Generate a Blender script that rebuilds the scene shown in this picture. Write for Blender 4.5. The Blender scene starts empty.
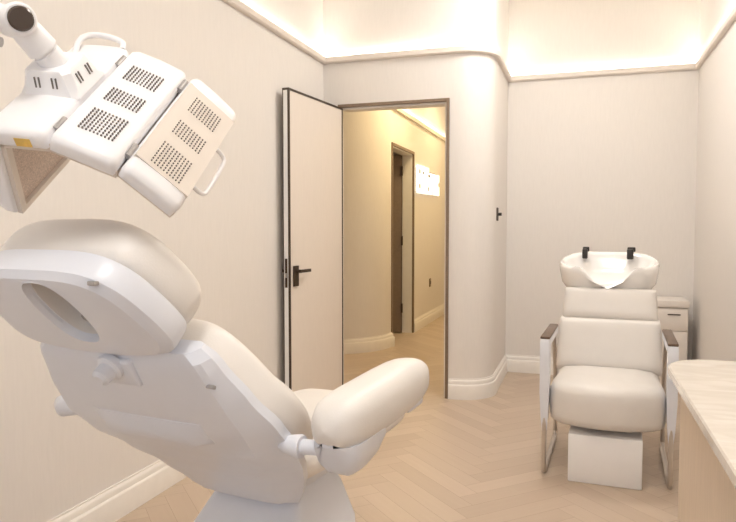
import bpy, bmesh, math, random
from mathutils import Vector, Matrix
random.seed(7)
PI = math.pi
S = bpy.context.scene
COL = S.collection
V = Vector

# ------------------------------------------------------------------ materials
def mat(name, color, rough=0.5, metal=0.0, spec=0.5, noise=None, bump=None, coat=0.0, emit=None, stretch=(1, 1, 1)):
    m = bpy.data.materials.new(name); m.use_nodes = True
    nt = m.node_tree; b = nt.nodes['Principled BSDF']
    b.inputs['Base Color'].default_value = (*color, 1)
    b.inputs['Roughness'].default_value = rough
    b.inputs['Metallic'].default_value = metal
    b.inputs['Specular IOR Level'].default_value = spec
    b.inputs['Coat Weight'].default_value = coat
    if emit:
        b.inputs['Emission Color'].default_value = (*emit[0], 1)
        b.inputs['Emission Strength'].default_value = emit[1]
    if noise or bump:
        tc = nt.nodes.new('ShaderNodeTexCoord'); mp = nt.nodes.new('ShaderNodeMapping')
        mp.inputs['Scale'].default_value = stretch
        nt.links.new(tc.outputs['Object'], mp.inputs['Vector'])
    if noise:
        sc, amt = noise
        n = nt.nodes.new('ShaderNodeTexNoise'); n.inputs['Scale'].default_value = sc; n.inputs['Detail'].default_value = 4
        nt.links.new(mp.outputs[0], n.inputs['Vector'])
        r = nt.nodes.new('ShaderNodeValToRGB')
        r.color_ramp.elements[0].position = 0.3; r.color_ramp.elements[1].position = 0.7
        r.color_ramp.elements[0].color = (*[c * (1 - amt) for c in color], 1)
        r.color_ramp.elements[1].color = (*[min(1, c * (1 + amt)) for c in color], 1)
        nt.links.new(n.outputs['Fac'], r.inputs[0]); nt.links.new(r.outputs[0], b.inputs['Base Color'])
    if bump:
        sc, st = bump
        n = nt.nodes.new('ShaderNodeTexNoise'); n.inputs['Scale'].default_value = sc; n.inputs['Detail'].default_value = 3
        nt.links.new(mp.outputs[0], n.inputs['Vector'])
        bp = nt.nodes.new('ShaderNodeBump'); bp.inputs['Strength'].default_value = st; bp.inputs['Distance'].default_value = 0.002
        nt.links.new(n.outputs['Fac'], bp.inputs['Height']); nt.links.new(bp.outputs[0], b.inputs['Normal'])
    return m

M_WALL = mat('wallpaper', (0.79, 0.757, 0.725), 0.75, noise=(90, 0.014), bump=(120, 0.25), stretch=(1, 1, 0.12))
M_CEIL = mat('ceiling_paint', (0.85, 0.82, 0.76), 0.8, noise=(30, 0.02))
M_TRIM = mat('trim_paint', (0.85, 0.82, 0.78), 0.45, noise=(20, 0.015))
M_CORNICE = mat('cornice_paint', (0.76, 0.70, 0.64), 0.5, noise=(20, 0.02))
M_LED = mat('led_strip', (1, 0.9, 0.7), emit=((1.0, 0.93, 0.81), 46.0))
M_PLAST = mat('white_plastic', (0.735, 0.755, 0.815), 0.32, noise=(15, 0.012), coat=0.15)
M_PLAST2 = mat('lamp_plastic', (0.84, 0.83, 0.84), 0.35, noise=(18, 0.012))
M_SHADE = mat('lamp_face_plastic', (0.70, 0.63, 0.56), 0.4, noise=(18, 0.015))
M_LEATH = mat('cream_leather', (0.76, 0.725, 0.69), 0.42, noise=(9, 0.02), bump=(220, 0.18))
M_LEATH2 = mat('ivory_leather', (0.71, 0.675, 0.64), 0.45, noise=(9, 0.02), bump=(220, 0.18))
M_DARK = mat('dark_bronze', (0.075, 0.055, 0.042), 0.4, 0.5, noise=(40, 0.1))
M_EDGE = mat('bronze_edging', (0.24, 0.175, 0.125), 0.42, 0.4, noise=(40, 0.08))
M_BLACK = mat('black_plastic', (0.022, 0.018, 0.015), 0.35, noise=(30, 0.1))
M_CAP = mat('brown_cap', (0.055, 0.035, 0.025), 0.25, noise=(30, 0.1), coat=0.3)
M_SLOT = mat('vent_slot', (0.15, 0.13, 0.115), 0.6, noise=(30, 0.1))
M_CHROME = mat('brushed_steel', (0.62, 0.58, 0.54), 0.28, 1.0, noise=(30, 0.04))
M_GREYM = mat('grey_metal', (0.42, 0.40, 0.39), 0.35, 0.6, noise=(30, 0.04))
M_CERAM = mat('white_ceramic', (0.86, 0.84, 0.82), 0.12, noise=(12, 0.01), coat=0.5)
M_DOOR = mat('door_panel', (0.78, 0.715, 0.65), 0.6, noise=(90, 0.014), bump=(120, 0.2), stretch=(1, 1, 0.12))
M_WOODARM = mat('armrest_wood', (0.12, 0.075, 0.05), 0.4, noise=(18, 0.2), stretch=(6, 1, 6))
M_LEAF2 = mat('bronze_door_panel', (0.22, 0.165, 0.125), 0.45, noise=(40, 0.06))
M_CABW = mat('cabinet_white', (0.77, 0.72, 0.67), 0.4, noise=(20, 0.02))
M_COUNTER = mat('counter_wood', (0.68, 0.57, 0.455), 0.5, noise=(14, 0.05), bump=(60, 0.1), stretch=(8, 8, 0.6))
M_BOX = mat('white_gloss_panel', (0.86, 0.85, 0.85), 0.3, noise=(12, 0.01))
M_LABEL2 = mat('sign_backing', (0.16, 0.12, 0.07), 0.6, noise=(30, 0.05))
M_LABEL = mat('amber_sticker', (0.75, 0.50, 0.12), 0.5, noise=(60, 0.15))
M_SIGN = mat('sign_light', (1, 1, 1), emit=((1.0, 0.94, 0.80), 1.0))
M_DIFF = mat('added_lamp_diffuser', (1, 1, 1), emit=((1.0, 0.9, 0.76), 5.0))
M_LEDFACE = mat('led_board', (0.55, 0.45, 0.38), 0.5, noise=(300, 0.25))

def marble():
    m = mat('cream_marble', (0.84, 0.77, 0.67), 0.18, coat=0.3)
    nt = m.node_tree; b = nt.nodes['Principled BSDF']
    tc = nt.nodes.new('ShaderNodeTexCoord')
    mp = nt.nodes.new('ShaderNodeMapping'); mp.inputs['Rotation'].default_value = (0, 0, 0.6); mp.inputs['Scale'].default_value = (1, 2.4, 1)
    n = nt.nodes.new('ShaderNodeTexNoise'); n.inputs['Scale'].default_value = 2.6; n.inputs['Detail'].default_value = 8; n.inputs['Distortion'].default_value = 1.6
    r = nt.nodes.new('ShaderNodeValToRGB')
    e = r.color_ramp.elements
    e[0].position = 0.38; e[0].color = (0.79, 0.745, 0.68, 1)
    e[1].position = 0.62; e[1].color = (0.775, 0.725, 0.655, 1)
    k = e.new(0.5); k.color = (0.72, 0.66, 0.585, 1)
    nt.links.new(tc.outputs['Object'], mp.inputs[0]); nt.links.new(mp.outputs[0], n.inputs['Vector'])
    nt.links.new(n.outputs['Fac'], r.inputs[0]); nt.links.new(r.outputs[0], b.inputs['Base Color'])
    return m
M_MARBLE = marble()

def floor_mat():
    m = mat('oak_herringbone', (0.6, 0.46, 0.33), 0.42)
    nt = m.node_tree; b = nt.nodes['Principled BSDF']
    at = nt.nodes.new('ShaderNodeAttribute'); at.attribute_name = 'tone'
    uv = nt.nodes.new('ShaderNodeUVMap')
    mp = nt.nodes.new('ShaderNodeMapping'); mp.inputs['Scale'].default_value = (3, 45, 1)
    n = nt.nodes.new('ShaderNodeTexNoise'); n.inputs['Scale'].default_value = 1.0; n.inputs['Detail'].default_value = 5; n.inputs['Distortion'].default_value = 0.4
    ad = nt.nodes.new('ShaderNodeMath'); ad.operation = 'MULTIPLY_ADD'
    ad.inputs[1].default_value = 0.42
    nt.links.new(uv.outputs[0], mp.inputs[0]); nt.links.new(mp.outputs[0], n.inputs['Vector'])
    nt.links.new(n.outputs['Fac'], ad.inputs[0]); nt.links.new(at.outputs['Fac'], ad.inputs[2])
    r = nt.nodes.new('ShaderNodeValToRGB'); e = r.color_ramp.elements
    e[0].position = 0.2; e[0].color = (0.48, 0.375, 0.285, 1)
    e[1].position = 0.95; e[1].color = (0.575, 0.465, 0.365, 1)
    nt.links.new(ad.outputs[0], r.inputs[0]); nt.links.new(r.outputs[0], b.inputs['Base Color'])
    return m
M_FLOOR = floor_mat()
M_JOINT = mat('floor_joint', (0.40, 0.31, 0.23), 0.7, noise=(40, 0.05))

# ------------------------------------------------------------------ mesh helpers
class MB:
    def __init__(self): self.b = bmesh.new()
    def box(self, lo, hi, bev=0.0, seg=2, mx=None):
        r = bmesh.ops.create_cube(self.b, size=1.0); vs = r['verts']
        lo, hi = V(lo), V(hi)
        for v in vs: v.co = V([lo[i] + (v.co[i] + .5) * (hi[i] - lo[i]) for i in range(3)])
        out = set(vs)
        if bev > 0:
            es = list({e for v in vs for e in v.link_edges})
            rr = bmesh.ops.bevel(self.b, geom=es, offset=bev, segments=seg, profile=0.5, affect='EDGES')
            out = set(v for v in vs if v.is_valid) | set(rr['verts'])
        if mx is not None:
            for v in out: v.co = mx @ v.co
        return self
    def loft(self, rings, cap=True, close=True, loop=False):
        R = [[self.b.verts.new(V(p)) for p in ring] for ring in rings]
        n = len(R[0]); pairs = list(zip(R[:-1], R[1:]))
        if loop: pairs.append((R[-1], R[0]))
        for A, Bq in pairs:
            for i in range(n if close else n - 1):
                j = (i + 1) % n
                try: self.b.faces.new((A[i], A[j], Bq[j], Bq[i]))
                except ValueError: pass
        if cap and not loop:
            self.b.faces.new(list(reversed(R[0]))); self.b.faces.new(R[-1])
        return self
    def cyl(self, p0, p1, r, r2=None, seg=24, prof=None):
        p0, p1 = V(p0), V(p1); d = (p1 - p0); ln = d.length; d.normalize()
        a = d.orthogonal().normalized(); c = d.cross(a)
        r2 = r if r2 is None else r2
        prof = prof or [(0, r), (1, r2)]
        rings = [[p0 + d * (t * ln) + (a * math.cos(2*PI*k/seg) + c * math.sin(2*PI*k/seg)) * q for k in range(seg)] for t, q in prof]
        return self.loft(rings)
    def tube(self, path, r, seg=12, closed=False, flat=None):
        P = [V(p) for p in path]; n = len(P); rings = []
        prev = None
        for i, p in enumerate(P):
            if closed: t = P[(i+1) % n] - P[i-1]
            else: t = P[min(i+1, n-1)] - P[max(i-1, 0)]
            t.normalize()
            if prev is None: a = t.orthogonal().normalized()
            else: a = (prev - t * prev.dot(t)).normalized()
            prev = a; c = t.cross(a)
            rings.append([p + a * math.cos(2*PI*k/seg) * r + c * math.sin(2*PI*k/seg) * r for k in range(seg)])
        return self.loft(rings, loop=closed)
    def prism(self, pts, vec):
        vec = V(vec)
        return self.loft([[V(p) for p in pts], [V(p) + vec for p in pts]])
    def sweep(self, path, prof, right=True):
        """profile (d, z) swept along a plan polyline; d is measured to the right of travel"""
        rings = []
        n = len(path)
        for i in range(n):
            p = V(path[i]).to_2d() if len(path[i]) > 2 else V(path[i])
            ns = []
            for a, c in ((i-1, i), (i, i+1)):
                if 0 <= a and c < n:
                    t = (V(path[c]) - V(path[a])).normalized(); ns.append(V((t.y, -t.x)))
            m = sum(ns, V((0, 0))) / len(ns); m = m / max(m.length_squared, .2)
            rings.append([V((p.x + m.x * d, p.y + m.y * d, z)) for d, z in prof])
        return self.loft(rings)
    def build(self, name, m, parent=None, smooth=35, kind=None, label=None, sub=0):
        bmesh.ops.recalc_face_normals(self.b, faces=self.b.faces)
        me = bpy.data.meshes.new(name); self.b.to_mesh(me); self.b.free()
        me.materials.append(m)
        if smooth:
            for p in me.polygons: p.use_smooth = True
            if not sub: me.set_sharp_from_angle(angle=math.radians(smooth))
        o = bpy.data.objects.new(name, me); COL.objects.link(o)
        if parent: o.parent = parent
        if kind: o['kind'] = kind
        if label: o['label'] = label
        if sub:
            s = o.modifiers.new('sub', 'SUBSURF'); s.levels = sub; s.render_levels = sub
        return o

def thing(name, label, cat, loc=(0, 0, 0), rz=0, group=None):
    o = bpy.data.objects.new(name, None); COL.objects.link(o)
    o.location = loc; o.rotation_euler = (0, 0, rz); o['label'] = label; o['category'] = cat
    o.empty_display_size = 0.1
    if group: o['group'] = group
    return o

def arc(cx, cy, r, a0, a1, n=12):
    return [(cx + r * math.cos(math.radians(a0 + (a1-a0)*k/n)), cy + r * math.sin(math.radians(a0 + (a1-a0)*k/n))) for k in range(n+1)]

def smooth_closed(pts, n=6):
    out = []; L = len(pts)
    for i in range(L):
        p0, p1, p2, p3 = (V(pts[(i+k-1) % L]) for k in range(4))
        for j in range(n):
            t = j / n
            out.append(0.5 * ((2*p1) + (p2-p0)*t + (2*p0-5*p1+4*p2-p3)*t*t + (3*p1-p0-3*p2+p3)*t**3))
    return out

def bez(pts, n=8):
    """open Catmull-Rom through pts"""
    P = [V(pts[0])*2 - V(pts[1])] + [V(p) for p in pts] + [V(pts[-1])*2 - V(pts[-2])]
    out = []
    for i in range(1, len(P)-2):
        p0, p1, p2, p3 = P[i-1:i+3]
        for j in range(n):
            t = j/n
            out.append(0.5*((2*p1)+(p2-p0)*t+(2*p0-5*p1+4*p2-p3)*t*t+(3*p1-p0-3*p2+p3)*t**3))
    out.append(P[-2]); return out

# ------------------------------------------------------------------ the room
XL, XR, YD, YB, YF, ZC = -1.893, 0.855, 4.72, 5.78, -1.7, 3.25
OX0, OX1, OZ = -1.755, -0.935, 2.165       # doorway
WT = 0.12
XS = -0.62; RC = 0.24                      # bump-out side wall and its rounded corner
ST = 'structure'

def floor():
    l, w, g = 0.62, 0.10, 0.0010
    b = bmesh.new(); uvl = b.loops.layers.uv.new('UVMap'); tl = b.faces.layers.float.new('tone')
    c45 = math.sqrt(.5)
    def place(p): return ((p[0]-p[1])*c45 - 0.45, (p[0]+p[1])*c45 + 3.9)
    X0, X1, Y0, Y1 = -3.3, XR + .05, YF - .05, 9.7
    for mm in range(-16, 17):
        for k in range(-120, 121):
            ox, oy = k*w + mm*l, k*w - mm*l
            for kind in (0, 1):
                if kind == 0: x0, y0, x1, y1 = ox, oy, ox+l, oy+w
                else: x0, y0, x1, y1 = ox+l, oy+w-l, ox+l+w, oy+w
                c = place(((x0+x1)/2, (y0+y1)/2))
                if not (X0-.4 < c[0] < X1+.4 and Y0-.4 < c[1] < Y1+.4): continue
                q = [place(p) for p in ((x0+g, y0+g), (x1-g, y0+g), (x1-g, y1-g), (x0+g, y1-g))]
                f = b.faces.new([b.verts.new((a, d, 0)) for a, d in q])
                f[tl] = random.random()*0.55
                ou = random.random()*40; ov = random.random()*40
                us = [(0, 0), (l, 0), (l, w), (0, w)] if kind == 0 else [(0, 0), (0, w), (l, w), (l, 0)]
                for lp, u in zip(f.loops, us): lp[uvl].uv = (u[0]+ou, u[1]+ov)
    for co, no in (((X0, 0, 0), (-1, 0, 0)), ((X1, 0, 0), (1, 0, 0)), ((0, Y0, 0), (0, -1, 0)), ((0, Y1, 0), (0, 1, 0))):
        bmesh.ops.bisect_plane(b, geom=b.verts[:]+b.edges[:]+b.faces[:], plane_co=co, plane_no=no, clear_outer=True)
    # sub-floor, its top a hair below the boards: it shows in the joints
    r = bmesh.ops.create_cube(b, size=1.0)
    for v in r['verts']: v.co = V((X0+(v.co.x+.5)*(X1-X0), Y0+(v.co.y+.5)*(Y1-Y0), -0.1+(v.co.z+.5)*0.0992))
    for f in {f for v in r['verts'] for f in v.link_faces}: f.material_index = 1
    me = bpy.data.meshes.new('floor'); b.to_mesh(me); b.free()
    me.materials.append(M_FLOOR); me.materials.append(M_JOINT)
    o = bpy.data.objects.new('floor', me); COL.objects.link(o); o['kind'] = ST
floor()

MB().box((XL-.1, YF-.1, 0), (XL, YD, ZC)).build('wall_left', M_WALL, smooth=0, kind=ST)
MB().box((XR, YF-.1, 0), (XR+.1, YB+.1, ZC)).build('wall_right', M_WALL, smooth=0, kind=ST)
MB().box((XS-WT, YB, 0), (XR, YB+.1, ZC)).build('wall_back', M_WALL, smooth=0, kind=ST)
w = MB()   # the wall with the doorway: left pier, lintel, right pier turning round the corner
w.box((XL-.1, YD, 0), (OX0, YD+.045, ZC)).box((OX0, YD, OZ), (OX1, YD+WT, ZC))
outer = [(OX1, YD)] + arc(XS-RC, YD+RC, RC, -90, 0, 14) + [(XS, YB)]
inner = [(OX1, YD+.31), (OX1+.02, YD+.34), (XS-WT, YD+.50), (XS-WT, YB)]
w.prism([(*p, 0) for p in outer + inner[::-1]], (0, 0, ZC))
w.build('wall_entrance', M_WALL, smooth=30, kind=ST)
# wall behind the camera with an added window to let in sky light
WX0, WX1, WZ0, WZ1 = -1.35, 0.45, 0.75, 2.35
w = MB()
w.box((XL, YF-.1, 0), (WX0, YF, ZC)).box((WX1, YF-.1, 0), (XR, YF, ZC)).box((WX0, YF-.1, 0), (WX1, YF, WZ0)).box((WX0, YF-.1, WZ1), (WX1, YF, ZC))
w.build('wall_front', M_WALL, smooth=0, kind=ST)
win = MB()
for x0, x1, z0, z1 in ((WX0, WX0+.05, WZ0, WZ1), (WX1-.05, WX1, WZ0, WZ1), (WX0+.05, WX1-.05, WZ0, WZ0+.05), (WX0+.05, WX1-.05, WZ1-.05, WZ1), (-.475, -.425, WZ0+.05, WZ1-.05)):
    win.box((x0, YF-.08, z0), (x1, YF-.02, z1), .004)
win.build('added_window_1', M_TRIM, kind=ST)
MB().box((XL-.1, YF-.1, ZC), (XR+.1, YB+.1, ZC+.1)).build('ceiling', M_CEIL, smooth=0, kind=ST)

PATH = [(XL, YF), (XL, YD)] + outer[1:] + [(XR, YB), (XR, YF)]
ZK = 2.525
MB().sweep(PATH, [(0, ZK-.03), (.022, ZK-.03), (.03, ZK-.022), (.03, ZK+.012), (.026, ZK+.016), (.020, ZK+.016), (.020, ZK+.004), (0, ZK+.004)]).build('trim_1', M_CORNICE, smooth=40, kind=ST)
MB().sweep(PATH, [(.003, ZK+.0045), (.015, ZK+.0045), (.015, ZK+.009), (.003, ZK+.009)]).build('trim_2', M_LED, smooth=0, kind=ST)
BP = [(0, 0), (.022, 0), (.022, .098), (.019, .106), (.014, .110), (.014, .128), (.010, .138), (.006, .142), (.006, .150), (0, .150)]
MB().sweep([(XL, YF), (XL, YD), (OX0-.022, YD)], BP).build('baseboard_left', M_TRIM, smooth=40, kind=ST)
MB().sweep([(OX1+.022, YD)] + outer[1:] + [(XR, YB)], BP).build('baseboard_back', M_TRIM, smooth=40, kind=ST)
MB().sweep([(XR, YB), (XR, YF)], BP).build('baseboard_right', M_TRIM, smooth=40, kind=ST)

# ---- corridor beyond the doorway
XC = -1.905
CR = 0.62
cor = [(-3.3, 6.02)] + arc(XC-CR, 6.02+CR, CR, -90, 0, 14)
D0, D1, DZ = 6.67, 7.58, 2.12
MB().prism([(*p, 0) for p in cor + [(XC, D0), (XC-WT, D0)] + [(p[0], p[1]) for p in arc(XC-CR, 6.02+CR, CR-WT, 0, -90, 14)] + [(-3.3, 6.02+WT)]], (0, 0, 3.0)).box((XC-WT, D0, DZ), (XC, D1, 3.0)).box((XC-WT, D1, 0), (XC, 9.6, 3.0)).build('wall_corridor', M_WALL, smooth=30, kind=ST)
MB().box((XC-WT, 9.6, 0), (XS-WT, 9.7, 3.0)).build('wall_corridor_end', M_WALL, smooth=0, kind=ST)
MB().box((XS-WT, YB+.1, 0), (XS-WT+.1, 9.7, 3.0)).build('wall_corridor_right', M_WALL, smooth=0, kind=ST)
MB().box((-3.4, YD+WT, 0), (-3.3, 9.7, 3.0)).build('wall_corridor_left', M_WALL, smooth=0, kind=ST)
MB().box((-3.3, 9.6, 0), (XC-WT, 9.7, 3.0)).build('wall_side_room', M_WALL, smooth=0, kind=ST)
MB().box((-3.3, YD, 0), (XL-.1, YD+WT, 3.0)).build('wall_corridor_front', M_WALL, smooth=0, kind=ST)
MB().box((-3.4, YD+WT, 3.0), (XS-WT+.1, 9.7, 3.1)).build('ceiling_corridor', M_CEIL, smooth=0, kind=ST)
cpath = [(XC, 9.6), (XC, D0-.1)] + cor[::-1]
cpath = cor + [(XC, 9.6)]
MB().sweep(cpath, [(0, ZK-.03), (.03, ZK-.03), (.03, ZK+.016), (.020, ZK+.016), (.020, ZK+.004), (0, ZK+.004)]).build('trim_3', M_CORNICE, smooth=40, kind=ST)
MB().sweep(cpath, [(.003, ZK+.0045), (.015, ZK+.0045), (.015, ZK+.009), (.003, ZK+.009)]).build('trim_4', M_LED, smooth=0, kind=ST)
MB().sweep(cor + [(XC, D0-.03)], BP).build('baseboard_corridor', M_TRIM, smooth=40, kind=ST)
MB().sweep([(XC, D1+.03), (XC, 9.6)], BP).build('baseboard_corridor_far', M_TRIM, smooth=40, kind=ST)

# ---- door frames
f = MB(); t = .017
f.box((OX0-t, YD-.012, 0), (OX0+.004, YD+.02, OZ+t)).box((OX1-.004, YD-.012, 0), (OX1+t, YD+.02, OZ+t)).box((OX0+.004, YD-.012, OZ-.004), (OX1-.004, YD+.02, OZ+t))
f.build('trim_5', M_EDGE, smooth=0, kind=ST)
f = MB()
f.box((OX0, YD+.02, 0), (OX0+.006, YD+.05, OZ)).box((OX1-.018, YD+.02, 0), (OX1, YD+WT+.01, OZ)).box((OX0+.006, YD+.02, OZ-.018), (OX1-.018, YD+WT+.01, OZ))
f.build('trim_6', M_TRIM, smooth=0, kind=ST)
f = MB()
f.box((XC-.01, D0-.025, 0), (XC+.012, D0+.004, DZ+.025)).box((XC-.01, D1-.004, 0), (XC+.012, D1+.022, DZ+.025)).box((XC-.01, D0+.004, DZ-.004), (XC+.012, D1-.004, DZ+.025))
f.build('trim_7', M_EDGE, smooth=0, kind=ST)
f = MB()
f.box((XC-WT-.005, D1-.018, 0), (XC-.01, D1, DZ)).box((XC-WT-.005, D0, 0), (XC-.01, D0+.018, DZ)).box((XC-WT-.005, D0+.018, DZ-.018), (XC-.01, D1-.018, DZ))
f.build('trim_8', M_TRIM, smooth=0, kind=ST)

# ---- door_1: leaf swung back beside the left wall
DW, DT = 0.812, 0.048
hinge = V((OX0+.022, YD-.006, 0)); free = V((-1.806, 3.92, 0))
dd = (free - hinge).normalized(); ang = math.atan2(dd.y, dd.x)
d1 = bpy.data.objects.new('door_1', None); COL.objects.link(d1); d1.location = hinge; d1.rotation_euler = (0, 0, ang)
d1['kind'] = ST
# local x runs from hinge to free edge; local y<0 ... the side facing the room is +y after rotation
Z0, Z1 = .008, OZ-.012
side = 1
def dbox(x0, x1, y0, y1, z0, z1, bev=0): return ((x0, min(y0*side, y1*side), z0), (x1, max(y0*side, y1*side), z1))
MB().box(*dbox(.014, DW-.004, -DT+.004, -.004, Z0+.002, Z1-.014)).build('leaf', M_DOOR, d1, smooth=0)
e = MB()
e.box(*dbox(0, .014, -DT, 0, Z0, Z1)).box(*dbox(.014, DW, -DT, 0, Z1-.014, Z1))
e.box(*dbox(DW-.016, DW, -.010, 0, Z0, Z1-.014)).box(*dbox(DW-.016, DW, -DT, -DT+.006, Z0, Z1-.014))
e.build('edging', M_DARK, d1, smooth=0)
MB().box(*dbox(DW-.004, DW-.0015, -DT+.006, -.010, Z0, Z1-.014)).build('edge_strip', M_BOX, d1, smooth=0)  # whiter than the leaf, standing in for window light on this edge
lk = MB().box(*dbox(DW-.0015, DW+.001, -DT+.013, -.017, .86, 1.05)).build('lock_plate', M_DARK, d1, smooth=0)
MB().box(*dbox(DW+.001, DW+.005, -DT+.018, -.022, .925, .955)).build('latch', M_CHROME, lk, smooth=0)
hz = .965
def handle(sgn):
    y0 = 0 if sgn > 0 else -DT
    ro = MB()
    ro.box(*dbox(DW-.105, DW-.045, y0, y0+sgn*.01, .865, 1.0))
    r = ro.build('handle', M_DARK, d1, smooth=30)
    lv = MB()
    ya = y0+sgn*.01; yb = y0+sgn*.042
    lv.cyl((DW-.075, ya*side, hz), (DW-.075, (yb+sgn*.006)*side, hz), .011, seg=16)
    lv.box(*dbox(DW-.205, DW-.062, yb-sgn*.006, yb+sgn*.007, hz-.010, hz+.010))
    lv.build('lever', M_DARK, r, smooth=30)
handle(1); handle(-1)

# ---- door_2: corridor door, opened into the side room
d2 = bpy.data.objects.new('door_2', None); COL.objects.link(d2); d2.location = (XC-WT-.012, D1-.02, 0); d2['kind'] = ST
d2.rotation_euler = (0, 0, math.radians(12))
MB().box((-.86, -.042, .008), (0, 0, DZ-.01), .002).build('leaf', M_LEAF2, d2, smooth=0)
MB().box((0.0, -.044, .008), (.004, .001, DZ-.01)).build('edging', M_DARK, d2, smooth=0)
for hh in (.3, 1.1, 1.92):
    MB().box((-.006, -.075, hh-.055), (.016, -.044, hh+.055), .004).build('hinge', M_DARK, d2)

# ---- illuminated sign on the corridor wall
sg = thing('wall_sign', 'glowing white illuminated characters on the yellow corridor wall past the far door', 'sign', (XC, 7.66, 1.67))
b = MB(); NX, NZ = 26, 17
LX, LZ = 1.27, .335
holes = set()
for a_, c_, w_, h_ in ((2, 12, 3, 3), (6, 12, 3, 2), (6, 7, 2, 3), (2, 3, 3, 3), (9, 1, 2, 7), (12, 2, 3, 3), (17, 0, 2, 7), (20, 1, 2, 6), (18, 9, 2, 4), (12, 11, 4, 2), (24, 6, 2, 3), (11, 14, 1, 3)):
    holes |= {(a_+p, c_+q) for p in range(w_) for q in range(h_)}
for i in range(NX):
    for j in range(NZ):
        if (i, j) in holes or (i > 12 and j > 13) or (i < 1 and j in (0, 16)): continue
        sk = .02*i/NX
        b.box((.012, i*LX/NX, j*LZ/NZ+sk), (.03, (i+1)*LX/NX, (j+1)*LZ/NZ+sk))
b.build('letters', M_SIGN, sg, smooth=0)
MB().box((0, .02, .02), (.011, LX-.02, LZ-.03)).build('backing', M_LABEL2, sg, smooth=0)

sw = thing('light_switch', 'small dark switch plate low on the yellow corridor wall below the glowing sign', 'switch', (XC, 8.49, .53))
MB().box((0, -.04, -.055), (.012, .04, .055), .004).build('plate', M_EDGE, sw)
MB().box((.012, -.015, -.02), (.018, .015, .02), .002).build('rocker', M_BLACK, sw)
sw = thing('light_switch', 'small dark wall switch with a protruding knob on the rounded bump-out wall', 'switch', (XS, 5.09, 1.355))
MB().box((0, -.035, -.05), (.010, .035, .05), .004).build('plate', M_DARK, sw)
MB().cyl((.010, 0, 0), (.036, 0, 0), .012, seg=16).build('knob', M_BLACK, sw)

# ------------------------------------------------------------------ facial treatment chair
A8 = math.radians(8)
P0w = V((-0.899, 1.264, 0)); Fw = V((math.sin(A8), math.cos(A8), 0))
FO = 0.42
fc = thing('treatment_chair', 'large reclined facial treatment chair with cream cushions and white plastic shell', 'treatment chair', P0w + Fw*FO, -A8)
ZP = 0.812
ph = math.radians(58); BB = V((0, math.cos(ph), -math.sin(ph))); NN = V((0, math.sin(ph), math.cos(ph)))
OB = V((0, -FO, ZP))
def bk(u, s, n): return OB + V((u-.010, 0, 0)) + BB*s + NN*n
ph2 = math.radians(45); B2 = V((0, math.cos(ph2), -math.sin(ph2))); N2 = V((0, math.sin(ph2), math.cos(ph2)))
OH = bk(0, -.204, 0)
def hd(u, s, n): return OH + V((u-.012, 0, 0)) + B2*s + N2*n

def lerp_tab(tab, s):
    for a, c in zip(tab[:-1], tab[1:]):
        if a[0] <= s <= c[0]:
            t = (s-a[0])/(c[0]-a[0]); t = t*t*(3-2*t)*.5 + t*.5
            return [a[i]+(c[i]-a[i])*t for i in range(1, len(a))]
    return list(tab[-1][1:]) if s > tab[-1][0] else list(tab[0][1:])
# backrest shell: (s, rim half width, rear half width, n of the rim, n of the rear face)
SH = [(-.238, .222, .205, .016, -.018), (-.228, .240, .222, .016, -.026), (-.19, .254, .234, .016, -.030), (-.10, .290, .255, .018, -.032), (-.02, .318, .268, .030, -.028), (.06, .320, .254, .045, -.010), (.15, .300, .216, .070, .022), (.25, .255, .178, .105, .056), (.34, .210, .150, .125, .080), (.40, .175, .132, .130, .096), (.415, .165, .122, .130, .106)]
rings = []
for k in range(34):
    s = -.238 + k*(.653/33)
    w_, w2, nm, nr = lerp_tab(SH, s)
    dn = nm - nr
    hf = [(w_-.012, nm+.006), (w_, nm), (w_, nm-dn*.40), (w2+.004, nr+.006), (w2-.010, nr-.001), (w2*.5, nr-.004)]
    rings.append([bk(u, s, n) for u, n in hf] + [bk(0, s, nr-.005)] + [bk(-u, s, n) for u, n in reversed(hf)])
MB().loft(rings).build('back_shell', M_PLAST, fc, smooth=24)
# raised band across the rear of the shell
band = MB(); rr = []
def nr_at(s_): return lerp_tab(SH, s_)[3]
for u in [x*.0175 for x in range(-9, 10)]:
    rr.append([bk(u, q_, nr_at(q_)+(d_ if d_ > 0 else -.004+(d_+.004)*min(1.0, (.1576-abs(u))/.03))) for q_, d_ in ((-.050, .006), (-.047, -.006), (-.02, -.0155), (.010, -.026), (.016, -.024), (.024, -.008), (.03, .006))])
band.loft(rr).build('shell_band', M_PLAST, fc, smooth=50)
# clip slots on the rim
for sg_ in (1,):
    MB().box((-.009, -.006, -.004), (.009, .006, .004), .002, mx=Matrix.Translation(bk(sg_*.236, -.165, -.028))@Matrix.Rotation(math.radians(-20), 4, 'X')).build('clip_slot', M_GREYM, fc)
# headrest lock knob
kb = MB(); c0 = bk(0.005, -.205, -.036)
kb.cyl(c0, c0 - NN*.05, .022, .018, seg=20, prof=[(0, .03), (.3, .03), (.4, .021), (.85, .020), (1, .012)])
kb.build('headrest_knob', M_PLAST, fc)
pl = MB(); pl.box((-.048, -.032, -.010), (.048, .038, .010), .008, 3, mx=Matrix.Translation(bk(.010, -.188, -.033))@Matrix([[1, 0, 0, 0], [0, BB.y, NN.y, 0], [0, BB.z, NN.z, 0], [0, 0, 0, 1]])).build('knob_plate', M_PLAST, fc)

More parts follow.
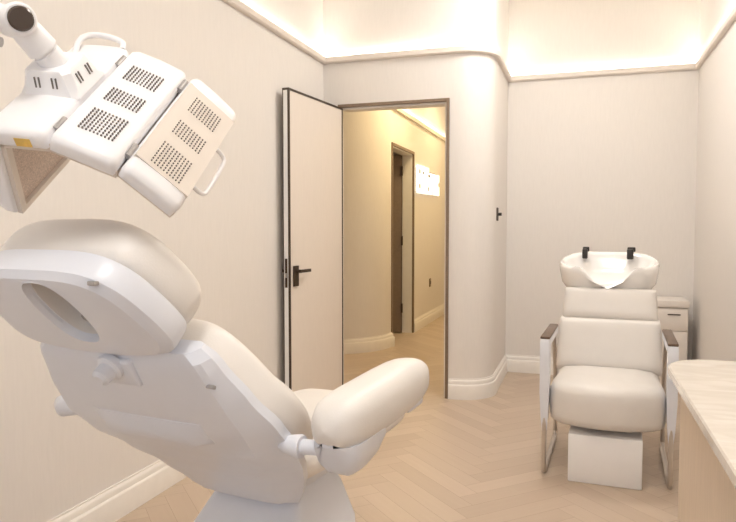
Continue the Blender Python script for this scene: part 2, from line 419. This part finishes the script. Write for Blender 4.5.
def cushion(outline, fn, n0, n1, name, parent, mtl, edge=.035, crown=.02, inner=()):
    """soft pad: closed (u,s) outline thickened from n0 to n1 with rounded edges"""
    cx = sum(p[0] for p in outline)/len(outline); cy = sum(p[1] for p in outline)/len(outline)
    wid = max(abs(p[0]-cx) for p in outline)
    rings = list(inner)
    lev = []
    for k in range(5):
        a = PI/2*k/4; lev.append((1-(edge*.55/wid)*(1-math.sin(a)), n0+edge*.6*(1-math.cos(a))))
    for k in range(7):
        a = PI/2*k/6; lev.append((1-(edge/wid)*(1-math.cos(a)), n1-edge*(1-math.sin(a))))
    lev += [(.7, n1+crown*.6), (.4, n1+crown*.9), (.12, n1+crown)]
    for sc, n in lev: rings.append([fn(cx+(p[0]-cx)*sc, cy+(p[1]-cy)*sc, n) for p in outline])
    return MB().loft(rings).build(name, mtl, parent, smooth=60)

half = [(0, -.228), (.12, -.226), (.18, -.212), (.225, -.17), (.268, -.10), (.300, -.02), (.302, .06), (.285, .13), (.26, .19), (.18, .215), (0, .22)]
outl = [(p.x, p.y) for p in smooth_closed([(a, c, 0) for a, c in half] + [(-a, c, 0) for a, c in half[-2:0:-1]], 4)]
cushion(outl, lambda u, s, n: bk(u, s, n + max(0, s+.06)*.30), .012, .125, 'back_cushion', fc, M_LEATH, .05, .015)

# headrest: plate with a breathing slot, pad on top
hh_ = [(0, -.288), (.09, -.286), (.150, -.272), (.192, -.236), (.214, -.18), (.224, -.12), (.218, -.082), (.185, -.052), (.10, -.036), (0, -.032)]
hout = [(p.x, p.y) for p in smooth_closed([(a, c, 0) for a, c in hh_] + [(-a, c, 0) for a, c in hh_[-2:0:-1]], 4)]
NH = len(hout)
hcx, hcy = 0, -.160
# slot outline parametrised by the same angles
SX, SY = hcx + .012, hcy - .018
def slot_pt(p):
    a = math.atan2(p[1]-hcy, p[0]-hcx); c, s = math.cos(a), math.sin(a)
    return (SX + .050*math.copysign(abs(c)**.7, c), SY + .084*math.copysign(abs(s)**.9, s))
slot = [slot_pt(p) for p in hout]
def lay(sc, n): return [hd(hcx+(p[0]-hcx)*sc, hcy+(p[1]-hcy)*sc, n) for p in hout]
def slot_k(k, n): return [hd(SX+(p[0]-SX)*k, SY+(p[1]-SY)*k, n) for p in slot]
hp = MB()
hp.loft([lay(.9, .03), lay(1.0, .03), lay(1.008, .024), lay(1.008, -.010), lay(.995, -.020), lay(.90, -.033), lay(.86, -.034),
         [hd(*p, -.036) for p in [(SX+(q[0]-SX)*1.16, SY+(q[1]-SY)*1.08) for q in slot]],
         slot_k(1.07, -.026), slot_k(1.07, .03)], loop=True)
hr = hp.build('headrest_shell', M_PLAST, fc, smooth=22)
cushion([(p[0]*1.0, hcy+(p[1]-hcy)*1.0) for p in hout], hd, .025, .135, 'headrest_cushion', fc, M_LEATH, .055, .018, inner=[slot_k(.05, .098), slot_k(.6, .096), slot_k(.85, .085), slot_k(.95, .065), slot_k(.99, .0), slot_k(1.0, -.020)])
for u, s in ((.160, -.265), (-.160, -.265)):
    MB().box((-.009, -.006, -.004), (.009, .006, .004), .002, mx=Matrix.Translation(hd(u, s, -.026))).build('clip_slot', M_GREYM, hr)
# neck bracket between backrest and headrest
MB().box((-.06, -.10, .0), (.06, .06, .022), .008, mx=Matrix.Translation(bk(0, -.22, .0))@Matrix.Rotation(-ph2, 4, 'X')).build('headrest_bracket', M_GREYM, fc)

# armrests
def arm(sg_):
    U = sg_*.425
    tl = math.radians(2.6)
    def ap(u, f, n): return V((U+u, -FO + f*math.cos(tl) - n*math.sin(tl), .845 + f*math.sin(tl) + n*math.cos(tl)))
    y0 = -.012 if sg_ > 0 else .13
    rings = []
    for k in range(15):
        a = .5-.5*math.cos(PI*k/14)
        f_ = y0 + .515*a
        # fuller in the middle, rounded ends
        e_ = max(0.0, 1-abs(2*a-1)**(7 if a < .5 else 4))**.5 if 0 < a < 1 else 0.03
        sx, sz = .062*max(e_, .03), .060*max(e_, .03)
        rings.append([ap(sx*math.copysign(abs(math.cos(q))**.75, math.cos(q)), f_, .0+sz*math.copysign(abs(math.sin(q))**.75, math.sin(q))) for q in [2*PI*i/28 for i in range(28)]])
    ar = MB().loft(rings).build('armrest', M_LEATH, fc, smooth=70)
    # tray below the pad
    rings = []
    for k in range(11):
        a = k/10; f_ = y0+.012+.21*a; e_ = max(0.05, 1-abs(2*a-1)**4)**.5
        sx = .056*e_
        zt = -.035; zb = -.122*e_ + .018*(1-e_) + .035*a
        rings.append([ap(sx*x, f_, zt+(zb-zt)*z) for x, z in ((1, 0), (1.0, .35), (.8, .8), (.45, 1), (-.45, 1), (-.8, .8), (-1, .35), (-1, 0))])
    MB().loft(rings).build('armrest_tray', M_PLAST, ar, smooth=50)
    MB().box((-.02, -.05, -.03), (.02, .05, .0), .008, mx=Matrix.Translation(ap(.0, .43, -.05))@Matrix.Rotation(tl, 4, 'X')).build('armrest_bracket', M_PLAST, ar)
    # pivot between shell and armrest
    c0 = bk(sg_*(.290 if sg_ > 0 else .312), .042, .022)
    pv = MB()
    pv.cyl(c0, c0+V((sg_*.062, 0, 0)), .026, seg=20, prof=[(0, .008), (.25, .018), (.9, .026), (1, .024)])
    pv.cyl(c0+V((sg_*.055, 0, 0)), ap(0, max(.06, .0), -.06) if sg_ > 0 else c0+V((-.085, .02, 0)), .016 if sg_ > 0 else .024, seg=16)
    pv.build('armrest_pivot', M_PLAST, fc)
arm(1); arm(-1)

# seat, leg rest, chassis and base
def flat(u, v_, n): return V((u, v_-FO, n))
so = [(p.x, p.y) for p in smooth_closed([(x, y, 0) for x, y in ((-.17, .22), (0, .21), (.17, .22), (.20, .26), (.215, .40), (.21, .54), (.18, .58), (0, .585), (-.18, .58), (-.21, .54), (-.215, .40), (-.20, .26))], 4)]
cushion(so, flat, .600, .672, 'seat_cushion', fc, M_LEATH, .04, .01)
lo_ = [(p.x, p.y) for p in smooth_closed([(x, y, 0) for x, y in ((-.21, .60), (0, .592), (.21, .60), (.232, .66), (.228, .82), (.21, .91), (.16, .945), (0, .95), (-.16, .945), (-.21, .91), (-.228, .82), (-.232, .66))], 4)]
cushion(lo_, flat, .600, .665, 'leg_rest', fc, M_LEATH, .04, .008)
def rr_plan(hw, y0, y1, r, z, n=6):
    pts = []
    for cx, cy, a0 in ((hw-r, y1-r, 0), (-hw+r, y1-r, 90), (-hw+r, y0+r, 180), (hw-r, y0+r, 270)):
        for k in range(n+1):
            a = math.radians(a0+90*k/n); pts.append(V((cx+r*math.cos(a), cy+r*math.sin(a)-FO, z)))
    return pts
MB().loft([rr_plan(.12, .36, .88, .04, .53), rr_plan(.15, .35, .88, .04, .55), rr_plan(.18, .34, .90, .04, .603)]).build('seat_frame', M_PLAST, fc, smooth=45)
MB().loft([rr_plan(.24, .06, .84, .08, 0.0), rr_plan(.24, .06, .84, .08, .07), rr_plan(.225, .10, .78, .08, .10), rr_plan(.20, .22, .62, .05, .22), rr_plan(.195, .27, .60, .04, .40), rr_plan(.145, .325, .60, .03, .495), rr_plan(.115, .38, .58, .03, .55)]).build('base', M_PLAST, fc, smooth=40)

# ------------------------------------------------------------------ LED phototherapy lamp on its stand
LL = V((-0.053, 0.763, 0.644)).normalized()
XX = (V((1, 0, 0)) - LL*LL.x).normalized(); ZZ = XX.cross(LL).normalized()
POLE = V((-1.50, 0.72, 0))
lt = thing('therapy_lamp', 'white hinged multi-panel LED therapy lamp with perforated backs on a jointed arm', 'therapy lamp', POLE)
def LP(p): return V(p) - POLE
PLN, PW, PT = .335, .120, .032
def wdir(th): a = math.radians(th); return XX*math.cos(a) + ZZ*math.sin(a)
def ndir(th): a = math.radians(th); return -XX*math.sin(a) + ZZ*math.cos(a)
pm = V((-.861, .895, 1.405))
TH = {'mid': -32.8, 'right': -57.9, 'left': -10.5, 'flap': -105}
gap = .010
p_right = pm + wdir(-32.8)*(.124) + (wdir(-32.8)+wdir(-57.9))*.5*gap + LL*.006
p_left = pm - wdir(-10.5)*(.122) - (wdir(-10.5)+wdir(-32.8))*.5*gap
p_flap = p_left - wdir(-10.5)*.006 - ndir(-10.5)*.012 - wdir(68)*.18
def panel(p0, th, name_m, vents=True, facem=M_PLAST2, wd=PW, handle_=0, sticker=False, flap=False):
    Wd, Nd = wdir(th), ndir(th)
    def q(x, y, n): return LP(p0 + Wd*x + LL*y + Nd*n)
    # cross-section rounded, ends tapered and rounded
    rings = []
    def ring(y, ins, top, bot):
        h = wd/2-ins
        prof = [(-h, bot), (h, bot), (h, top-.010), (h-.004, top-.003), (h-.012, top), (0, top+.002), (-h+.012, top), (-h+.004, top-.003), (-h, top-.010)]
        return [q(wd/2+x, y, n) for x, n in prof]
    rings = [ring(0, .012, -.010, -PT+.004), ring(.004, .004, -.003, -PT), ring(.016, 0, 0, -PT), ring(.045, 0, 0, -PT), ring(PLN-.045, 0, 0, -PT), ring(PLN-.016, 0, 0, -PT), ring(PLN-.004, .004, -.003, -PT), ring(PLN, .012, -.010, -PT+.004)]
    pn = MB().loft(rings).build('panel', M_PLAST2, lt, smooth=50)
    if facem is not M_PLAST2:
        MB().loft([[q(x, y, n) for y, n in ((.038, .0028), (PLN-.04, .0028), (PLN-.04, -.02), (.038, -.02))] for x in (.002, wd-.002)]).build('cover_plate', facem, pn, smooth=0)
    # LED board on the inner side
    MB().loft([[q(x, y, n) for y, n in ((.025, -PT-.002), (PLN-.025, -PT-.002), (PLN-.025, -PT+.004), (.025, -PT+.004))] for x in (.012, wd-.012)]).build('led_board', M_LEDFACE, pn, smooth=0)
    rim = MB()
    for x0, x1, y0, y1 in ((.0, .012, .01, PLN-.01), (wd-.012, wd, .01, PLN-.01), (.012, wd-.012, .01, .025), (.012, wd-.012, PLN-.025, PLN-.01)):
        rim.loft([[q(x, y, n) for y, n in ((y0, -PT-.010), (y1, -PT-.010), (y1, -PT+.006), (y0, -PT+.006))] for x in (x0, x1)])
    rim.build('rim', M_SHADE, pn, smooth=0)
    if vents:
        for yc, nrow in ((.080, 9), (.165, 6), (.247, 7)):
            yc2 = yc; vb = MB()
            for i in range(nrow):
                for j in range(10):
                    x = wd*.5 + (j-4.5)*.0068; y = yc2 + (i-(nrow-1)/2)*.0074
                    c_ = [(x-.0013, y-.0014), (x+.0013, y-.0014), (x+.0013, y+.0014), (x-.0013, y+.0014)]
                    vb.loft([[q(a, c, .0046) for a, c in c_], [q(a, c, -.006) for a, c in c_]])
            vb.build('vent_grille', M_SLOT, pn, smooth=0)
    if handle_:
        e_ = wd+.002
        pts = bez([q(e_-.01, .09, -.02), q(e_+.022, .095, -.024), q(e_+.028, .12, -.025), q(e_+.028, .19, -.025), q(e_+.022, .215, -.024), q(e_-.01, .22, -.02)], 6)
        MB().tube(pts, .0045, 10).build('grab_handle', M_PLAST2, pn, smooth=60)
    return pn, q
panel(pm, -32.8, 'mid')
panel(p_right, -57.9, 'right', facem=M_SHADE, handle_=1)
pnL, ql = panel(p_left, -10.5, 'left', vents=False, wd=.122)
panel(p_flap, 68, 'flap', vents=False, wd=.18)
# hinges between the panels
for pp, th in ((pm, -32.8), (p_right, -57.9), (p_left, -10.5)):
    off = -(wdir(th))*gap*.5 - ndir(th)*.014
    for y in (.035, .27):
        MB().cyl(LP(pp+off+LL*y), LP(pp+off+LL*(y+.035)), .0065, seg=12).build('hinge', M_GREYM, lt, smooth=50)
# loop handle at the far edge of the left panel
MB().tube(bez([ql(.03, PLN-.06, -.004), ql(.025, PLN-.02, .012), ql(.03, PLN+.012, .010), ql(.06, PLN+.022, .006), ql(.10, PLN+.012, .0), ql(.112, PLN-.012, -.004)], 6), .006, 10).build('grab_handle', M_PLAST2, pnL, smooth=60)
MB().loft([[ql(x, y, n) for y, n in ((.022, .0012), (.045, .0012), (.045, -.004), (.022, -.004))] for x in (.055, .072)]).build('warning_label', M_LABEL, pnL, smooth=0, label='small amber warning sticker')
ec = MB(); ec.loft([[ql(x, y, n) for y, n in ((-.0012, -.028), (.004, -.028), (.004, -.012), (-.0012, -.012))] for x in (.065, .095)]); ec.build('warning_label', M_LABEL, pnL, smooth=0, label='black and yellow warning sticker')
# mount block, swivel neck and joint
def camw(px, py, d):
    x, y = (px-368)/657.0*d, (261-py)/657.0*d
    return V((0.951*x-0.016*y-0.309*d, 0.309*x+0.048*y+0.95*d, 1.25+0.999*y-0.050*d))
mc = p_left + wdir(-10.5)*.064 + LL*.175
Nl = ndir(-10.5); Wl = wdir(-10.5)
jc = mc + Nl*.124 - LL*.016 - Wl*.034       # centre of the joint ball
bx = MB()
def mq(x, y, n): return LP(mc + Wl*x + LL*y + Nl*n)
def octring(hx, hy, c, n): return [mq(x, y, n) for x, y in ((hx, hy-c), (hx-c, hy), (-hx+c, hy), (-hx, hy-c), (-hx, -hy+c), (-hx+c, -hy), (hx-c, -hy), (hx, -hy+c))]
bx.loft([octring(.060, .058, .010, -.004), octring(.054, .050, .012, .008), octring(.046, .042, .012, .036), octring(.042, .038, .014, .041)])
mb = bx.build('mount_block', M_PLAST2, lt, smooth=30)
for face in ('front', 'side'):
    sl = MB()
    for x in (-.021, -.013, .013, .021):
        for n0, n1 in ((.013, .031),):
            if face == 'front': pts = [(x-.0013, -.0500), (x+.0013, -.0500), (x+.0013, -.034), (x-.0013, -.034)]
            else: pts = [(.0540, x-.0013), (.0540, x+.0013), (.036, x+.0013), (.036, x-.0013)]
            sl.loft([[mq(a, c, n0) for a, c in pts], [mq(a-.0045 if face == 'side' else a, c+.0045 if face == 'front' else c, n1) for a, c in pts]])
    sl.build('vent_slots', M_SLOT, mb, smooth=0)
nk = MB()
a0 = mc + Nl*.034; a1 = jc
nk.cyl(LP(a0), LP(a1), .03, seg=28, prof=[(0, .025), (.28, .0245), (.30, .0215), (.34, .0215), (.36, .028), (.7, .0265), (.85, .0245), (1, .018)])
nk.build('swivel_neck', M_PLAST2, lt, smooth=40)
cdir = (V((0, 0, 1.25)) - jc).normalized(); cdir = (cdir + V((.35, .0, .05))).normalized()
jb = MB()
jb.cyl(LP(jc - cdir*.045), LP(jc + cdir*.032), .034, seg=32, prof=[(0, .022), (.08, .0285), (.9, .0285), (1, .024)])
jn = jb.build('joint', M_PLAST2, lt, smooth=40)
MB().cyl(LP(jc+cdir*.030), LP(jc+cdir*.037), .021, seg=32, prof=[(0, .021), (.6, .021), (1, .018)]).build('joint_cap', M_CAP, jn, smooth=40)
# arm back to the stand
pt = V((POLE.x, POLE.y, 1.78))
a_end = jc - cdir*.02
MB().tube([LP(a_end), LP(a_end*.5+pt*.5+V((0, 0, .02))), LP(pt)], .021, 20).build('arm', M_PLAST2, lt, smooth=60)
MB().tube([LP(a_end+V((-.03, 0, -.035))), LP(pt+V((.02, 0, -.10)))], .009, 12).build('gas_strut', M_GREYM, lt, smooth=60)
MB().cyl((0, 0, .06), (0, 0, 1.84), .022, seg=24, prof=[(0, .03), (.3, .03), (.301, .022), (1, .022)]).build('pole', M_PLAST2, lt, smooth=40)
MB().cyl((0, 0, 1.72), (0, 0, 1.86), .036, seg=24).build('collar', M_PLAST2, lt, smooth=40)
for k in range(5):
    a = 2*PI*k/5+.3; c, s = math.cos(a), math.sin(a)
    lg = MB(); lg.tube([(0, 0, .085), (c*.12, s*.12, .08), (c*.25, s*.25, .062)], .018, 12)
    lg_ = lg.build('leg', M_PLAST2, lt, smooth=60)
    cw = MB(); cw.cyl((c*.24-s*.012, s*.24+c*.012, .025), (c*.24+s*.012, s*.24-c*.012, .025), .025, seg=16)
    cw.cyl((c*.24, s*.24, .03), (c*.24, s*.24, .065), .008, seg=10)
    cw.build('caster', M_BLACK, lg_, smooth=40)

# ------------------------------------------------------------------ shampoo chair
sc_ = thing('shampoo_chair', 'ivory leather backwash chair with a white basin behind its headrest', 'shampoo chair', (.142, 3.70, 0), math.radians(-3))
def seat_outline(sc, z, dy=0):
    pts = [(-.245, .20), (0, .215), (.245, .20), (.258, .05), (.270, -.15), (.272, -.27), (.228, -.345), (.11, -.398), (0, -.41), (-.11, -.398), (-.228, -.345), (-.272, -.27), (-.270, -.15), (-.258, .05)]
    q = smooth_closed([(x, y, 0) for x, y in pts], 4)
    return [V((p.x*sc, -.1+(p.y+.1)*sc+dy, z)) for p in q]
MB().loft([seat_outline(.86, .275), seat_outline(.93, .278), seat_outline(.975, .29), seat_outline(.992, .315), seat_outline(1.0, .36), seat_outline(1.0, .40), seat_outline(.985, .440), seat_outline(.95, .464), seat_outline(.85, .482), seat_outline(.5, .496), seat_outline(.15, .498)]).build('seat', M_LEATH2, sc_, smooth=70)
def back_pad(name, y0, z0, y1, z1, hw0, hw1, th, mtl=M_LEATH2):
    b0, b1 = V((0, y0, z0)), V((0, y1, z1)); up = (b1-b0); ln = up.length; up.normalize(); nr = V((0, -up.z, up.y))
    rings = []
    for k in range(15):
        a = k/14; e_ = max(.02, 1-abs(2*a-1)**7)**.5
        hw = hw0+(hw1-hw0)*a
        c = b0+up*(ln*a)
        ring = []
        for i in range(32):
            q = 2*PI*i/32; cx, sx = math.cos(q), math.sin(q)
            ring.append(c + V((1, 0, 0))*(hw*math.copysign(abs(cx)**.28, cx)*(.97+.03*e_)) + nr*(th*.5*e_*math.copysign(abs(sx)**.6, sx)))
        rings.append(ring)
    return MB().loft(rings).build(name, mtl, sc_, smooth=70)
back_pad('backrest', .10, .46, .205, .745, .276, .266, .11)
back_pad('headrest', .205, .725, .285, .905, .252, .246, .10)
# frame: painted side arms with a wooden top, steel sled legs
for s_ in (-1, 1):
    X = s_*.293
    am = MB()
    w0, w1 = X-.027, X+.027
    rings = []
    # outline in y,z of a tapering front strap that turns back into the arm
    am.loft([[(x, y, z) for x, y in ((w0, -.335), (w1, -.335), (w1, -.295), (w0, -.295))] if False else [(X-hw, -.335+dy, z), (X+hw, -.335+dy, z), (X+hw, -.335+dy+dp, z), (X-hw, -.335+dy+dp, z)]
             for hw, dy, dp, z in ((.011, .02, .03, .22), (.018, .012, .05, .30), (.023, .0, .07, .42), (.023, 0, .07, .60), (.023, 0, .06, .68), (.021, .006, .05, .692))])
    am.box((X-.025, -.30, .655), (X+.025, .14, .692), .006)
    a_ = am.build('arm', M_PLAST, sc_, smooth=40)
    MB().box((X-.024, -.325, .692), (X+.024, .15, .706), .005).build('arm_top', M_WOODARM, a_, smooth=40, label='dark wooden arm top')
    MB().tube(bez([(X, -.31, .30), (X, -.31, .06), (X, -.30, .018), (X, -.26, .0125), (X, .10, .0125), (X, .26, .0125), (X, .30, .03), (X, .31, .08), (X, .27, .42), (X, .13, .67)], 6), .0125, 12).build('leg', M_CHROME, sc_, smooth=60)
MB().box((-.287, -.06, .245), (.287, -.02, .268), .006).build('crossbar', M_CHROME, sc_)
MB().box((-.24, -.20, .26), (.24, .18, .282), .006).build('seat_pan', M_BLACK, sc_)
MB().box((-.172, -.37, .0), (.168, -.06, .238), .006).build('plinth_box', M_BOX, sc_, label='plain white box panel under the seat')
# basin carried behind the headrest
def basin():
    N = 48
    def ring(rx, ry, z, notch=0, cy=.45):
        out = []
        for i in range(N):
            a = 2*PI*i/N; c, s = math.cos(a), math.sin(a)
            x = rx*math.copysign(abs(c)**.62, c); y = cy + ry*math.copysign(abs(s)**.75, s)
            nf = max(0.0, 1-(abs(x)/.13)**2.0) if s < -.2 else 0
            tp = 1 + .0*s
            zz = z - notch*nf - (.03*(-s) if s < 0 and notch else 0) + (.05*s if s > 0 and notch else .0)
            out.append(V((x-.012, y, zz)))
        return out
    b = MB()
    b.loft([ring(.12, .10, .80), ring(.20, .15, .845), ring(.262, .195, .93), ring(.276, .212, 1.005, .055), ring(.278, .215, 1.035, .10), ring(.272, .21, 1.052, .115),
            ring(.255, .195, 1.052, .118), ring(.240, .18, 1.03, .10), ring(.20, .15, .95, .03), ring(.12, .10, .885), ring(.04, .04, .875)])
    return b.build('basin', M_CERAM, sc_, smooth=70)
bs = basin()
MB().cyl((0, .47, .0), (0, .47, .83), .05, seg=24, prof=[(0, .11), (.03, .11), (.05, .055), (1, .055)]).build('basin_pedestal', M_PLAST, sc_, smooth=40)
for x, hw in ((-.152, .02), (.108, .024)):
    k = MB()
    k.box((x-hw*.8, .555, 1.06), (x+hw*.8, .61, 1.122), .007)
    k.box((x-hw*.7, .57, 1.105), (x+hw*1.25, .61, 1.134), .006)
    k.build('tap', M_BLACK, bs, smooth=40)

# ------------------------------------------------------------------ small cabinet in the corner
cb = thing('storage_cabinet', 'small white cabinet with one drawer standing in the corner behind the shampoo chair', 'cabinet', (.66, 5.59, 0))
MB().box((-.115, -.14, .0), (.115, .16, .64), .004).build('body', M_CABW, cb)
MB().box((-.12, -.155, .645), (.12, .165, .70), .008).build('top', M_CABW, cb)
dr = MB().box((-.112, -.152, .47), (.112, -.1405, .632), .003).build('drawer', M_CABW, cb)
MB().box((-.03, -.157, .588), (.06, -.152, .597)).build('handle', M_DARK, dr, smooth=0)
MB().box((-.112, -.152, .03), (.112, -.1405, .462), .003).build('door', M_CABW, cb)

# ------------------------------------------------------------------ counter along the right wall
ct = thing('counter', 'beige wood counter with a round-ended cream marble top against the right wall', 'counter', (.58, 1.2, 0))
def cpoly(x0, y1, rx, ry, z, n=16):
    # plan outline, from the front edge round the far end to the wall
    pts = [(XR-.002, YF+.9), (x0, YF+.9)]
    for k in range(n+1):
        a = PI - (PI/2)*k/n
        pts.append((x0+rx+rx*math.cos(a), y1-ry+ry*math.sin(a)))
    pts.append((XR-.002, y1))
    return [V((x-.58, y-1.2, z)) for x, y in pts]
T = .78
MB().loft([cpoly(.292, 2.585, .16, .17, T-.032), cpoly(.287, 2.59, .16, .17, T-.028), cpoly(.287, 2.59, .16, .17, T-.005), cpoly(.291, 2.586, .16, .17, T)]).build('countertop', M_MARBLE, ct, smooth=30)
MB().loft([cpoly(.325, 2.50, .10, .10, .0), cpoly(.325, 2.50, .10, .10, T-.032)]).build('body', M_COUNTER, ct, smooth=30)

# ------------------------------------------------------------------ lights
def area(name, loc, rot, sx, sy, power, color):
    l = bpy.data.lights.new(name, 'AREA'); l.shape = 'RECTANGLE'; l.size = sx; l.size_y = sy; l.energy = power; l.color = color
    o = bpy.data.objects.new(name, l); COL.objects.link(o); o.location = loc; o.rotation_euler = rot; return o
for i, (x, y) in enumerate(((-.2, 4.2), (-.2, 2.2), (-.3, .1))):  # added ceiling lamps, out of view, put in to light the room
    cl = thing('added_ceiling_light', ['added flush white ceiling panel lamp nearest the back wall', 'added flush white ceiling panel lamp over the middle of the room', 'added flush white ceiling panel lamp above the counter end of the room'][i], 'lamp', (x, y, ZC), group='added ceiling panel lamps')
    MB().box((-.32, -.32, -.03), (.32, .32, 0), .006).build('frame', M_TRIM, cl)
    MB().box((-.29, -.29, -.034), (.29, .29, -.0305)).build('diffuser', M_DIFF, cl, smooth=0)
    area('added_panel_light', (x, y, ZC-.04), (0, 0, 0), .56, .56, (19, 9, 20)[i], (1.0, .98, .96))
area('corridor_light', (-1.3, 6.6, 2.95), (0, 0, 0), .5, 1.2, 22, (1.0, .76, .40))
area('corridor_light', (-1.3, 8.6, 2.95), (0, 0, 0), .5, .8, 12, (1.0, .76, .40))

W = bpy.data.worlds.new('World'); S.world = W; W.use_nodes = True
bg = W.node_tree.nodes['Background']; bg.inputs[0].default_value = (.74, .85, 1.0, 1); bg.inputs[1].default_value = 1.8

# ------------------------------------------------------------------ camera
cam = bpy.data.cameras.new('camera'); co = bpy.data.objects.new('camera', cam); COL.objects.link(co)
fpx = 657.0
cam.sensor_fit = 'HORIZONTAL'; cam.sensor_width = 36.0; cam.lens = fpx*36.0/736.0
cam.clip_start = 0.02
yaw = math.atan2(214.0, math.hypot(657.0, 33.0)); pit = math.atan2(33.0, 657.0)
co.location = (0, 0, 1.25); co.rotation_euler = (PI/2-pit, 0, yaw)
S.camera = co

S.view_settings.view_transform = 'Standard'; S.view_settings.look = 'None'
S.view_settings.gamma = 1.0; S.view_settings.use_curve_mapping = False
S.view_settings.exposure = 0.16
S.cycles.use_denoising = True
S.cycles.max_bounces = 8; S.cycles.diffuse_bounces = 6
S.cycles.caustics_reflective = False; S.cycles.caustics_refractive = False
S.cycles.sample_clamp_indirect = 8.0
